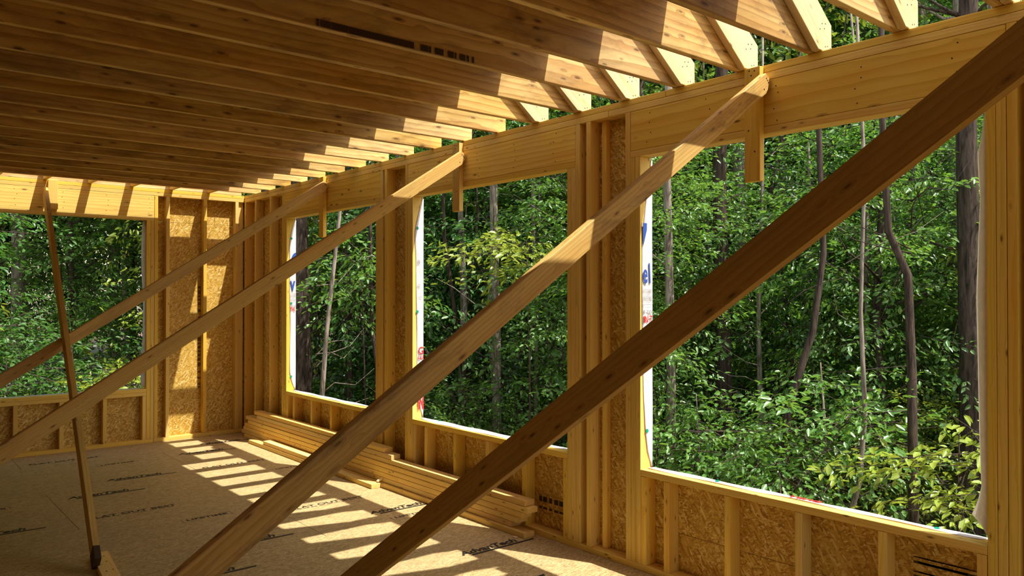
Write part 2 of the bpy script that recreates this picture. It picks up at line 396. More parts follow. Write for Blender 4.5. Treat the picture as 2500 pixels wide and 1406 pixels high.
# ================= far wall (runs along x, inner face y = YF)
WF = empty('wall_far', (-3, YF, 0)); tag(WF, kind='structure')
F_ = lambda name, xa, xb, za, zb, mat='stud', axis=None, ya=YF, yb=YF+D4, **k: box(name, (xa, ya, za), (xb, yb, zb), M[mat], WF, axis, **k)
F_('bottom_plate', -1.0, -.002, 0, T2); F_('bottom_plate', XL, -1.002, 0, T2)
F_('top_plate', XL, -.002, ZT, ZT+T2); F_('top_plate', XL, -.002, ZT+T2+.001, H)
fa, fb = -2.92, -1.075
for i in (0, 1):
    F_('trimmer_stud', fb+T2*i+.0005, fb+T2*(i+1)-.0005, T2, ZO); F_('trimmer_stud', fa-T2*(i+1)+.0005, fa-T2*i-.0005, T2, ZO)
F_('king_stud', fb+2*T2+.002, fb+3*T2, T2, ZT); F_('king_stud', fa-3*T2, fa-2*T2-.001, T2, ZT)
h = F_('header', fa-2*T2, fb+2*T2-.001, ZH+.001, ZT-.001, 'header', ya=YF+.001)
nails('nail_heads', [(x+random.uniform(-.02,.02), YF+.001, z) for x in (-1.06,-1.47,-1.88,-2.3) for z in (ZH+.04, ZH+.1, ZH+.15, ZH+.2)], (0,-1,0), .0035, h)
F_('head_plate', fa-2*T2, fb+2*T2-.001, ZO, ZH)
F_('sill_plate', fa+.0005, fb-.0005, ZS-T2, ZS); F_('sill_plate', fa+.0005, fb-.0005, ZS-2*T2, ZS-T2-.0005)
for x in (-.876, -.471, -.106, -3.45, -3.85, -4.26, -4.67, -5.07, -5.48, -5.9): F_('stud', x, x+T2, T2, ZT, bow=random.uniform(-.0015, .0015))
F_('stud', -.066, -.004, T2, ZT, ya=YF+.03)
for x in (-1.115, -1.503, -1.905, -2.305, -2.71, -2.915): F_('cripple_stud', x, x+T2, T2, ZS-2*T2-.001)
def sheathf(xa, xb, za, zb): return box('sheathing', (xa+.0015, YF+D4+.001, za+.0015), (xb-.0015, YF+D4+.012, zb-.0015), M['osbx'], WF, 'x', bev=.0008)
sheathf(fb, D4+.012, -.25, 2.42); sheathf(fb, -.32, 2.42, H-.002); sheathf(-.32, D4+.012, 2.42, H-.002)
sheathf(fa, fb, -.25, ZS-.002); sheathf(fa, fb, ZO, H-.002); sheathf(XL, fa, -.25, 2.44); sheathf(XL, fa, 2.44, H-.002)
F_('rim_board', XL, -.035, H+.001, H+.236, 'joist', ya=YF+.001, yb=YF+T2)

# ================= near wall and left wall (behind and beside the camera)
WNr = empty('wall_near', (-3, YN, 0)); tag(WNr, kind='structure')
G_ = lambda name, xa, xb, za, zb, mat='stud', **k: box(name, (xa, YN-D4, za), (xb, YN, zb), M[mat], WNr, **k)
G_('bottom_plate', XL, -.002, 0, T2); G_('top_plate', XL, -.002, ZT, ZT+T2); G_('top_plate', XL, -.002, ZT+T2+.001, H)
FILL_WIN = [(-1.3, -.35), (-5.85, -5.3)]  # unseen openings, added to feed fill light to joists and brace underside
for x in np.arange(XL, 0, .406):
    if not any(a-.05 < x < b+.05 for a, b in FILL_WIN): G_('stud', x, x+T2, T2, ZT)
    else: G_('cripple_stud', x, x+T2, T2, ZS-T2)
for a, b in FILL_WIN:
    G_('sill_plate', a, b, ZS-T2, ZS); G_('header', a-2*T2, b+2*T2, ZH, ZT-.001, 'header'); G_('head_plate', a-2*T2, b+2*T2, ZO, ZH-.001)
    for xx in (a-T2, b): G_('trimmer_stud', xx, xx+T2, T2, ZO)
def sheathn(xa, xb, za, zb): box('sheathing', (xa, YN-D4-.012, za), (xb, YN-D4-.001, zb), M['osbx'], WNr, 'x', bev=.0008)
sheathn(XL, FILL_WIN[1][0], -.25, H); sheathn(FILL_WIN[1][1], FILL_WIN[0][0], -.25, H); sheathn(FILL_WIN[0][1], D4+.012, -.25, H)
for a, b in FILL_WIN: sheathn(a, b, -.25, ZS-.002); sheathn(a, b, ZO, 3)
WL = empty('wall_left', (XL, 4.3, 0)); tag(WL, kind='structure')
L_ = lambda name, ya, yb, za, zb: box(name, (XL-D4, ya, za), (XL, yb, zb), M['stud'], WL)
L_('bottom_plate', y0, y1, 0, T2); L_('top_plate', y0, y1, ZT, ZT+T2); L_('top_plate', y0, y1, ZT+T2+.001, H)
for y in np.arange(y0+.01, y1-.04, .406):
    L_('stud', y, y+T2, T2, ZT)
box('sheathing', (XL-D4-.012, y0, -.25), (XL-D4-.001, y1, 3.0), M['osb'], WL, 'x')

# ================= floor: tongue-and-groove panels on a dark base, with the printed marks
FL = empty('floor', (-3, 4.3, 0)); tag(FL, kind='structure')
ys = [YN-.1, 1.20, 2.395, 3.605, 4.815, 6.025, 7.235, 8.445, YF+.1]
for i in range(8):
    xj = -2.325 if (8-i) % 2 == 1 else -1.095
    xs = sorted([0.1]+[xj-2.44*k for k in range(3) if xj-2.44*k > XL]+[XL-.1])
    for a, b in zip(xs[:-1], xs[1:]):
        box('floor_panel', (a+.0018, ys[i]+.0015, -.018), (b-.0018, ys[i+1]-.0015, 0), M['floor'], FL, 'x', bev=.0006)
box('subfloor_joist_layer', (XL-.1, YN-.1, -.3), (.1, YF+.1, -.019), M['gap'], FL, 'x')
zt = .0006; X3 = (1,0,0); Y3 = (0,1,0)
for (x, y) in [(-.635,3.90),(-.60,5.07),(-1.83,7.43),(-2.215,6.975),(-3.05,6.26),(-1.80,5.02),(-1.03,3.36),(-2.24,4.57),(-.66,8.60),(-1.0,8.19),(-2.9,2.9)]:
    text('printed_lettering', 'AdvanTech', (x, y, zt), X3, Y3, .092, M['ink'], FL, .25, .0034, .455)
    rawmesh('printed_underline', [(x+.05,y-.036,zt),(x+.555,y-.036,zt),(x+.565,y-.012,zt),(x+.06,y-.012,zt),(x+.05,y-.036,zt-.0005),(x+.555,y-.036,zt-.0005),(x+.565,y-.012,zt-.0005),(x+.06,y-.012,zt-.0005)],
            [(0,1,2,3),(7,6,5,4),(0,4,5,1),(1,5,6,2),(2,6,7,3),(3,7,4,0)], [M['ink']], FL)
for (x, y) in [(-2.24,8.60),(-2.22,6.25),(-1.03,7.41),(-1.0,5.55),(-2.5,3.8)]:
    text('printed_lettering', 'FLAT OUT BEST', (x, y, zt), X3, Y3, .066, M['ink'], FL, 0, .0012, .60)
    for k in range(9): 
        a = x+.02+k*.064
        rawmesh('small_print_line', [(a,y-.022,zt),(a+.048,y-.022,zt),(a+.048,y-.013,zt),(a,y-.013,zt)], [(0,1,2,3)], [M['ink']], FL)
for (x, y) in [(-1.755,8.13),(-1.725,5.75),(-2.955,6.95),(-.56,6.92),(-.55,4.85)]:
    text('printed_lettering', 'LIFETIME', (x+.03, y+.012, zt), X3, Y3, .055, M['ink'], FL, 0, .0012, .29)
    for (a, b, c, d) in [(x,y-.02,x+.004,y+.065),(x+.35,y-.02,x+.354,y+.065),(x,y-.024,x+.10,y-.02),(x+.27,y+.062,x+.354,y+.066)]:
        rawmesh('printed_frame', [(a,b,zt),(c,b,zt),(c,d,zt),(a,d,zt)], [(0,1,2,3)], [M['ink']], FL)

# foundation below
FD = box('trim_1', (XL-.12, YN-.1, -1.9), (.1, YF+.1, -.305), M['concrete'], None, 'x'); tag(FD, kind='structure')

# ================= upper deck above the joists
CE = empty('ceiling', (-3, 4, H+.235)); tag(CE, kind='structure')
zt0, zt1 = H+.2355, H+.2535
for (a, b, xd) in [(YN-.1, 1.15, -.600), (1.152, 1.530, -.600), (1.940, 3.96, -.600), (3.962, 6.37, -.487), (6.373, 8.800, -.247)]:
    xs = [xd, -2.9, -5.3, XL-.1]
    for r, l in zip(xs[:-1], xs[1:]): box('deck_panel', (l+.001, a, zt0), (r-.001, b, zt1), M['deck'], CE, 'x', bev=.0008)

# one bay is still open: a small gap in the decking between two joists
box('deck_panel', (-1.035, 1.531, zt0), (-.601, 1.939, zt1), M['deck'], CE, 'x', bev=.0008)
box('deck_panel', (-2.899, 1.531, zt0), (-1.34, 1.939, zt1), M['deck'], CE, 'x', bev=.0008)
box('deck_panel', (-5.299, 1.531, zt0), (-2.901, 1.939, zt1), M['deck'], CE, 'x', bev=.0008)
# ================= floor joists overhead, one by one
yk = lambda k: 1.127+.4021*k
ORD = ['first','second','third','fourth','fifth','sixth','seventh','eighth','ninth','tenth','eleventh','twelfth','thirteenth','fourteenth','fifteenth','sixteenth','seventeenth','eighteenth','nineteenth','twentieth','twenty-first','twenty-second','twenty-third','twenty-fourth']
for k in range(-3, 20):
    n = 19-k
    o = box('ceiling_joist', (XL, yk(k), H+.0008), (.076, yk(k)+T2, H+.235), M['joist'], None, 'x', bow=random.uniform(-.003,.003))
    if n == 0: lab = 'brown pine ceiling joist nearest the far wall, short blocks butting against it'
    elif k > 7: lab = f'brown pine ceiling joist with square sunlit end, {ORD[n]} from the far wall'
    elif k >= 0: lab = f'pine ceiling joist with slanted rafter beside its end, {ORD[n]} from the far wall'
    else: lab = f'brown pine ceiling joist overhead near the camera, {ORD[n]} counting from the far wall'
    tag(o, lab, 'joist', 'ceiling joists')
    if k == 5:
        # dark grade band and bar marks on its face
        for (xa, xb) in [(-1.992,-1.982),(-1.975,-1.965),(-1.962,-1.925),(-1.922,-1.84),(-1.837,-1.493),(-1.455,-1.412),(-1.408,-1.395),(-1.372,-1.322),(-1.294,-1.262),(-1.255,-1.244),(-1.223,-1.190),(-1.180,-1.167),(-1.147,-1.135)]:
            rawmesh('printed_bar_marks', [(xa,yk(k)-.0045,H+.005),(xb,yk(k)-.0045,H+.005),(xb,yk(k)-.0045,H+.036),(xa,yk(k)-.0045,H+.036)], [(0,1,2,3)], [M['inkd']], o)
# ================= rafters beside the nearer joists
def rafter(k):
    s = .76; zb = lambda x: H+.001-s*(x+.035)
    L = -3.1
    pts = [(-.035, H+.001), (L, zb(L)), (L, zb(L)+.231), (.09-.05, zb(.09-.05)+.231), (.09, H+.140), (.09, H+.001)]
    y = yk(k)
    o = prism('rafter', pts, 'y', y-T2-.001, y-.001, M['rafter'])
    nails('nail_heads', [(.03, y-T2-.001, H+.025), (.05, y-T2-.001, H+.03), (.075, y-T2-.001, H+.025), (-.02,y-T2-.001,H+.10),(0,y-T2-.001,H+.13),(.02,y-T2-.001,H+.11),(.03,y-T2-.001,H+.135)], (0,-1,0), .0035, o)
    return o
for k in range(-3, 8):
    o = rafter(k)
    n = 7-k
    tag(o, f'sloping pine rafter rising over the wall plate, {ORD[n]} counting back from the farthest rafter', 'rafter', 'rafters on the right wall')
# ================= short lookout blocks between last joist and far wall
for i in range(-1, 14):
    xr = -.399-.4064*i
    if xr > 0 or xr < XL: continue
    o = box('lookout_block', (xr-T2, yk(19)+T2+.001, H+.001), (xr, YF, H+.235), M['stud'], None, 'y')
    tag(o, f'short pine block bridging last joist and far wall, {ORD[i+1]} counting from the room corner', 'block', 'lookout blocks at the far wall')

# ================= diagonal braces and their cleats
def xz_on(y, ang, xtop, ztop, x): return ztop+(x-xtop)*math.tan(math.radians(ang))
def brace_xz(yn, zA, ang, label, top_x=-.03, chamfer=True, mat='brace'):
    """brace in a plane y = const; zA is height of its upper edge at x = 0; near face at yn-.038"""
    t = math.tan(math.radians(ang)); w = .089; dz = w/math.cos(math.radians(ang))
    up = lambda x: zA+t*x; lo = lambda x: zA+t*x-dz
    xb = -(zA)/t          # upper edge meets floor
    xbl = (dz-zA)/t
    ax, az = -.045, up(-.045)
    if chamfer: pts = [(xbl, 0.001), (-.040, lo(-.040)), (-.0035, lo(-.0035)+.030), (-.0035, up(-.0035)-.052), (-.045, up(-.045)), (xb, 0.001)]
    else: pts = [(xbl, 0.001), (-.0035, lo(-.0035)), (-.0035, up(-.0035)), (xb, 0.001)]
    o = prism('diagonal_brace', pts, 'y', yn-T2-.0012, yn-.0012, M[mat])
    y = yn-T2-.0012
    nails('nail_heads', [(-.04, y, up(-.04)-.03), (-.03, y, up(-.03)-.045), (-.022, y, up(-.022)-.06), (-.06,y,up(-.06)-.075)], (0,-1,0), .004, o)
    tag(o, label, 'brace'); return o
brace_xz(2.204, 2.745, 33.3, '', mat='mould')['label'] = 'long dark-stained pine brace falling from cleat above the near right window to bottom edge'
brace_xz(4.755, 2.712, 32.4, 'pine brace with sunlit upper end, falling from cleat above the middle window to the left')
brace_xz(6.982, 2.737, 32.8, 'farthest pine brace on right wall, falling from cleat above the far window of that wall')
def cleat(yn, za, zb, label):
    o = box('cleat', (-T2-.0005, yn, za), (-.0005, yn+.089, zb), M['stud'], None, 'z')
    nails('nail_heads', [(-T2-.0005, yn+.03, zb-.02), (-T2-.0005, yn+.06, zb-.015), (-T2-.0005, yn+.05, zb-.04), (-T2-.0005, yn+.03, za+.15), (-T2-.0005,yn+.065,za+.26)], (-1,0,0), .004, o)
    tag(o, label, 'cleat', 'cleats on the header'); return o
cleat(2.204, 2.183, 2.762, 'short upright pine cleat hanging over the near right window, nailed to its header')
cleat(4.755, 2.24, 2.755, 'short upright pine cleat hanging over the middle right window')
cleat(6.982, 2.17, 2.757, 'short upright pine cleat hanging over farthest window of right wall, behind a brace')
# brace from the near wall top (closest to camera)
Dn = Vector((-.085, 1, -.706)).normalized()
nrm = Vector((1, .085, 0)).normalized(); upv = Dn.cross(nrm).normalized(); upv = upv if upv.z > 0 else -upv
A = Vector((-1.888, .504, 2.109))        # a point on the upper edge of the face turned to the camera
c0 = A - upv*.0445 + nrm*.019
t0 = (-.375-c0.y)/Dn.y; t1 = (.05-c0.z)/Dn.z
o = beam('diagonal_brace', c0+Dn*t0, c0+Dn*t1, nrm, .089, .038, M['brace'])
tag(o, 'nearest and widest-looking dark brown brace, running from upper right corner to bottom centre', 'brace')
# brace on the far wall
P0 = Vector((-2.044, YF-.012, 2.655)); P1 = Vector((-2.435, 5.02, .055))
o = beam('diagonal_brace', P0, P1, (1,.095,0), .089, .038, M['brace'])
tag(o, 'thin steep brace on left, from far wall header down to flat block on floor', 'brace')
# foot of that brace, coloured darker
d = (P1-P0).normalized()
o2 = beam('dark_foot', P1-d*.10, P1+d*.002, (1,.095,0), .0896, .0386, M['inkd'], o); o2['label'] = 'dark lower end'
o = box('cleat', (-2.022, YF-T2-.0005, 2.478), (-1.933, YF-.0005, 2.772), M['stud'], None, 'z')
tag(o, 'short upright pine cleat on the far wall header beside top of thin steep brace', 'cleat', 'cleats on the header')
me = board_mesh(.50, .089, .038, .002, (M['stack'],)); o = bpy.data.objects.new('floor_block', me)
o.matrix_world = Matrix.Translation((-2.383, 5.045, .0195)) @ Matrix.Rotation(PI/2-.095, 4, 'Z'); link(o)
tag(o, 'short flat pine block on the floor at foot of thin steep brace', 'block')
nails('nail_heads', [(-2.40,5.18,.0385),(-2.36,5.19,.0385),(-2.37,5.08,.0385),(-2.41,4.9,.0385),(-2.375,4.91,.0385)], (0,0,1), .005, o)

# ================= stack of boards along the right wall
rows = [(3.905,8.73,-.127),(4.06,8.85,-.113),(3.995,8.80,-.109),(3.95,8.77,-.112),(3.90,8.68,-.104),(3.935,8.76,-.102),(5.62,8.45,-.100),(5.74,8.53,-.098)]
LB = ['resting on the floor','second up from the floor','third up from the floor','fourth up from the floor','fifth up from the floor','sixth up from the floor','second from the top','topmost']
for i, (a, b, x) in enumerate(rows):
    o = box('pine_board', (x+random.uniform(-.006,.006), a, i*.0400+.0005), (x+.0885, b, i*.0400+.0383), M['stack'], None, 'y', bow=0)
    tag(o, f'long pine board in the stack along the right wall, {LB[i]}', 'board', 'stacked boards')
o = box('pine_board', (-.228, 5.72, .0005), (-.139, 8.35, .0385), M['stack'], None, 'y'); tag(o, 'loose pine board on floor in front of the stack, sunlit along its top', 'board')
o = box('pine_board', (-.218, 6.45, .039), (-.129, 7.98, .077), M['stack'], None, 'y'); tag(o, 'shorter pine board lying on top of the loose floor board before the stack', 'board')
pts = [(0,0),(.055,.008),(.06,.02),(.004,.022)]
o = prism('wood_chip', [(-.16,.045),(-.128,.052),(-.105,.075),(-.112,.082),(-.135,.068),(-.162,.056)], 'y', 5.735, 5.755, M['chip'], bev=.001)
tag(o, 'small pale split wood chip lying on the end of the loose floor board', 'wood chip')
o = box('offcut', (-.136, 5.70, .0005), (-.130, 5.76, .034), M['chip'], None); tag(o, 'thin sliver of wood standing between loose floor board and stack', 'offcut')
o = box('offcut', (-.165, 3.955, .0005), (-.14, 3.985, .006), M['chip'], None); tag(o, 'tiny pale scrap of wood on floor at near end of the stack', 'offcut')

# stamped marks on the wall sheathing
def bars(y, xs, zs, parent):
    for (xa, xb) in xs:
        for (za, zb) in zs:
            rawmesh('printed_marks', [(xa,y,za),(xb,y,za),(xb,y,zb),(xa,y,zb)], [(0,1,2,3)], [M['inkd']], parent)
zz = []; z = .55
while z < 1.75:
    hh = random.choice((.02,.03,.045,.02)); zz.append((z, z+hh)); z += hh+random.choice((.012,.02,.05))
bars(YF+D4-.0005, [(-.50,-.487),(-.483,-.474)], zz, WF)
bars(YF+D4-.0005, [(-.54,-.475)], [(.43,.434)], WF)
for (ya, yb) in [(3.72,3.75),(3.76,3.80),(3.81,3.85),(3.87,3.90),(3.92,3.96),(3.97,4.0)]:
    for (za, zb) in [(.20,.235),(.15,.165)]:
        rawmesh('printed_marks', [(D4-.0005,ya,za),(D4-.0005,yb,za),(D4-.0005,yb,zb),(D4-.0005,ya,zb)], [(0,1,2,3)], [M['inkd']], WR)
for (ya, yb) in [(1.25,1.5),(1.30,1.52)]:
    for (za, zb) in [(.36,.368),(.38,.386),(.42,.43),(.445,.45)]:
        rawmesh('printed_marks', [(D4-.0005,ya,za),(D4-.0005,yb,za),(D4-.0005,yb,zb),(D4-.0005,ya,zb)], [(0,1,2,3)], [M['inkd']], WR)

# ================= white house wrap folded into the window openings
def sheet(name, grid, mat, parent=None, thick=.0012):
    V = []; F = []
    n = len(grid); m = len(grid[0])
    for r in grid: V += [Vector(p) for p in r]
    for i in range(n-1):
        for j in range(m-1): F.append((i*m+j, i*m+j+1, (i+1)*m+j+1, (i+1)*m+j))
    o = rawmesh(name, V, F, [mat], parent, smooth=True)
    s = o.modifiers.new('thickness', 'SOLIDIFY'); s.thickness = thick; s.offset = 0
    return o
def interp(tab, z):
    for (a, va), (b, vb) in zip(tab[:-1], tab[1:]):
        if a <= z <= b: return va+(vb-va)*(z-a)/(b-a)
    return tab[-1][1] if z > tab[-1][0] else tab[0][1]
def wrap(yj, prof, a, b, label, sill_prof, near_prof):
    root = empty('house_wrap', (.1, (a+b)/2, ZS)); tag(root, label, 'house wrap', 'house wrap around the right wall windows')
    g = []
    for k in range(40):
        z = ZS+.004+(ZO-ZS-.02)*k/39
        xi = interp(prof, z)
        g.append([(xi+(.1045-xi)*j/6, yj-.003-.003*math.sin(z*9+j)*(1 if 0 < j < 6 else .3), z) for j in range(7)])
    sheet('jamb_flap', g, M['wrap'], root)
    g = []
    for k in range(40):
        y = a+.01+(b-a-.02)*k/39
        xi = interp(sill_prof, (y-a)/(b-a))
        g.append([(xi+(.1045-xi)*j/4, y, ZS+.003+.002*math.sin(y*13+j)) for j in range(5)])
    sheet('sill_flap', g, M['wrap'], root)
    g = []
    for k in range(30):
        z = ZS+.03+(ZO-ZS-.06)*k/29
        bulge = interp(near_prof, z)
        g.append([(.02+.085*j/6, a+.004+bulge*.72*(j/6)**.6, z) for j in range(7)])
    sheet('loose_near_flap', g, M['wrap'], root)
    # outside skin of the wrap around this opening
    return root
w1 = wrap(3.02, [(.6,.095),(.68,.06),(.8,.040),(1.0,.026),(1.2,.018),(1.4,.014),(1.6,.012),(1.9,.014),(2.05,.03),(2.2,.055),(2.33,.085),(2.42,.1)], 1.194, 3.02,
     'white house wrap folded around the opening of the near right window', [(0,.1),(.04,.06),(.35,.06),(.5,.07),(.6,.05),(1,.045)],
     [(.6,.0),(.64,.05),(.68,.125),(.72,.10),(.80,.072),(1.0,.082),(1.3,.088),(1.6,.095),(1.85,.082),(2.0,.070),(2.2,.085),(2.42,.02)])
w2 = wrap(5.453, [(.6,.1),(.66,.075),(.72,.055),(.8,.045),(1.2,.040),(1.5,.035),(1.9,.030),(2.1,.018),(2.15,.022),(2.3,.06),(2.42,.1)], 3.633, 5.453,
     'white house wrap folded around the opening of the middle right window', [(0,.1),(.05,.06),(.3,.02),(.8,.005),(.93,.03),(1,.07)],
     [(.6,.0),(.68,.10),(.75,.07),(1.2,.06),(1.8,.065),(2.2,.07),(2.42,.01)])
w3 = wrap(7.900, [(.6,.1),(.66,.065),(.78,.036),(1.2,.042),(1.6,.036),(1.9,.034),(2.15,.03),(2.3,.055),(2.42,.1)], 6.047, 7.9,
     'white house wrap folded around the opening of the farthest right wall window', [(0,.1),(.3,.03),(.8,.04),(1,.06)],
     [(.6,.0),(1.2,.008),(2.2,.006),(2.42,.002)])
# far-window wrap
root = empty('house_wrap', (fb, YF+.1, ZS)); tag(root, 'pale house wrap edge folded around the far wall window', 'house wrap')
g = []
for k in range(30):
    z = ZS+.02+(ZO-ZS-.03)*k/29; bl = .016+.022*math.sin(z*2.3)**2
    g.append([(fb-.003-bl*math.sin(PI*min(1, j/4)), YF+.03+.09*j/5, z) for j in range(6)])
sheet('jamb_flap', g, M['wrap'], root)
sheet('sill_flap', [[(x, YF+.05+.07*j/3, ZS+.003) for j in range(4)] for x in np.linspace(fa+.01, fb-.01, 12)], M['wrap'], root)
# outer skin of the wrap on the walls
box('outer_wrap', (D4+.013, YN-.1, -.3), (D4+.0145, 1.19, H-.004), M['wrap'], WR, 'x', bev=.0003)
for (a, b) in ((3.025,3.63),(5.456,6.043),(7.904,YF+D4)): box('outer_wrap', (D4+.013, a, -.3), (D4+.0145, b, H-.004), M['wrap'], WR, 'x', bev=.0003)
for a, b in WIN:
    box('outer_wrap', (D4+.013, a, -.3), (D4+.0145, b, ZS-.005), M['wrap'], WR, 'x', bev=.0003); box('outer_wrap', (D4+.013, a, ZO+.002), (D4+.0145, b, H-.004), M['wrap'], WR, 'x', bev=.0003)
def dot(p, n, parent):
    o = nails('green_cap_nail', [p], n, .0125, parent, M['green']); o['label'] = 'green plastic cap nail'
for z in (.81,): dot((.050, 3.0115, z), (0,-1,0), w1)
for z in (.80, 1.47, 2.16): dot((.042, 5.4445, z), (0,-1,0), w2)
for z in (.74, 1.52, 2.21): dot((.052, 7.8915, z), (0,-1,0), w3)
for y in (2.55, 1.42): dot((.085, y, ZS+.0062), (0,0,1), w1)
for y in (5.2,): dot((.09, y, ZS+.0062), (0,0,1), w2)
JX = (1,0,0); JZ = (0,0,1)
yj = 3.0108
text('printed_lettering', 'e', (.013, yj, 1.68), JX, JZ, .165, M['blue'], w1, 0, .003, .040)
text('printed_lettering', 'l', (.068, yj, 1.68), JX, JZ, .165, M['blue'], w1, -.12, .003, .018)
rawmesh('printed_emblem', [(.014,yj,2.03),(.050,yj,2.03),(.049,yj,1.99),(.016,yj,1.89)], [(0,1,2,3)], [M['blue']], w1)
for z in (1.640,1.632,1.624,1.60,1.592,1.584,1.576,1.55): rawmesh('small_print_line', [(.016,yj,z),(.098,yj,z),(.098,yj,z+.0025),(.016,yj,z+.0025)], [(0,1,2,3)], [M['grey']], w1)
text('printed_lettering', 's tyv', (.018, yj, 1.50), JX, JZ, .04, M['grey'], w1, 0, 0, .08)
text('printed_lettering', 'IN T', (.018, yj, 1.445), JX, JZ, .058, M['red'], w1, 0, .001, .08)
yj = 5.4438
text('printed_lettering', 'G', (.050, yj, 1.12), JX, JZ, .085, M['red'], w2, 0, .001, .050)
text('printed_lettering', 'LU', (.050, yj, 1.078), JX, JZ, .045, M['red'], w2, 0, .001, .050)
text('printed_lettering', 'IN', (.046, yj, .665), JX, JZ, .15, M['red'], w2, 0, .003, .055)
text('printed_lettering', 'USA', (.050, yj, 1.585), JX, JZ, .018, M['grey'], w2)
for z in (1.68, 1.88):
    ang = [i*PI/8 for i in range(16)]
    V = [(.055+.013*math.cos(t), yj, z+.018*math.sin(t)) for t in ang]+[(.055+.010*math.cos(t), yj, z+.0145*math.sin(t)) for t in ang]
    rawmesh('printed_ring_mark', V, [(i,(i+1)%16,16+(i+1)%16,16+i) for i in range(16)], [M['grey']], w2)
    text('printed_lettering', 'R', (.049, yj, z-.007), JX, JZ, .019, M['grey'], w2)
yj = 7.8908
text('printed_lettering', 'v', (.038, yj, 1.655), JX, JZ, .22, M['blue'], w3, 0, .004, .060)
ang = [PI/2+i*PI/14 for i in range(12)]
V = [(.103+.055*math.cos(t), yj, 1.96+.10*math.sin(t)) for t in ang]+[(.103+.015*math.cos(t), yj, 1.96+.03*math.sin(t)) for t in ang]
rawmesh('printed_emblem', V, [(i,i+1,12+i+1,12+i) for i in range(11)], [M['blue']], w3)
for z in (1.62,1.605,1.59,1.56,1.545): rawmesh('small_print_line', [(.045,yj,z),(.098,yj,z),(.098,yj,z+.004),(.045,yj,z+.004)], [(0,1,2,3)], [M['grey']], w3)
text('printed_lettering', 'vek.co', (.040, yj, 1.487), JX, JZ, .035, M['grey'], w3, 0, 0, .062)
text('printed_lettering', 'THE', (.040, yj, 1.435), JX, JZ, .062, M['red'], w3, 0, .001, .054)
for (y, wd) in ((2.12,.16),(1.82,.12)):
    text('printed_lettering', 'NING', (.108, y, ZS+.0068), (0,-1,0), (-1,0,0), .045, M['red'], w1, 0, .001, wd) if y > 2 else None

# white curl of string under the near header
cu = bpy.data.curves.new('string_curl', 'CURVE'); cu.dimensions = '3D'; cu.bevel_depth = .0022; sp = cu.splines.new('BEZIER')
P = [(.02,2.345,2.418),(.02,2.31,2.405),(.02,2.298,2.36),(.02,2.312,2.32)]
sp.bezier_points.add(3)
for bp_, q in zip(sp.bezier_points, P): bp_.co = q; bp_.handle_left_type = bp_.handle_right_type = 'AUTO'
tmp = bpy.data.objects.new('tmp', cu); COL.objects.link(tmp); bpy.context.view_layer.update()
me = bpy.data.meshes.new_from_object(tmp.evaluated_get(bpy.context.evaluated_depsgraph_get())); bpy.data.objects.remove(tmp, do_unlink=True)
me.materials.clear(); me.materials.append(M['white']); o = bpy.data.objects.new('string_curl', me); link(o)
tag(o, 'thin white curl of string hanging under near window header beside the cleat', 'string')

# ================================================================== woodland outside
LM = [leaf_mat('leaf_deep_green', (.05,.15,.032), (.18,.44,.05)), leaf_mat('leaf_mid_green', (.08,.20,.035), (.30,.56,.06)),
      leaf_mat('leaf_yellow_green', (.20,.29,.03), (.52,.62,.06))]
BK = [bark_mat('bark_dark', (.085,.06,.045), (.022,.016,.012)), bark_mat('bark_grey', (.30,.25,.20), (.10,.075,.055))]
M['ground'] = ground_mat()
def gz(x, y):
    r = math.hypot(x+1, y-3)
    return -1.25 - .035*max(0, r-8) + .25*math.sin(x*.31+1)*math.cos(y*.27) + .06*max(0, r-26)
n = 70; V = []; F = []
gx = np.linspace(-40, 80, n); gy = np.linspace(-35, 85, n)
for yv in gy:
    for xv in gx: V.append((xv, yv, gz(xv, yv) if not (-6.3 < xv < .2 and -.6 < yv < 9.3) else -1.4))
for i in range(n-1):
    for j in range(n-1): F.append((i*n+j, i*n+j+1, (i+1)*n+j+1, (i+1)*n+j))
o = rawmesh('ground', V, F, [M['ground']], smooth=True); tag(o, kind='structure')

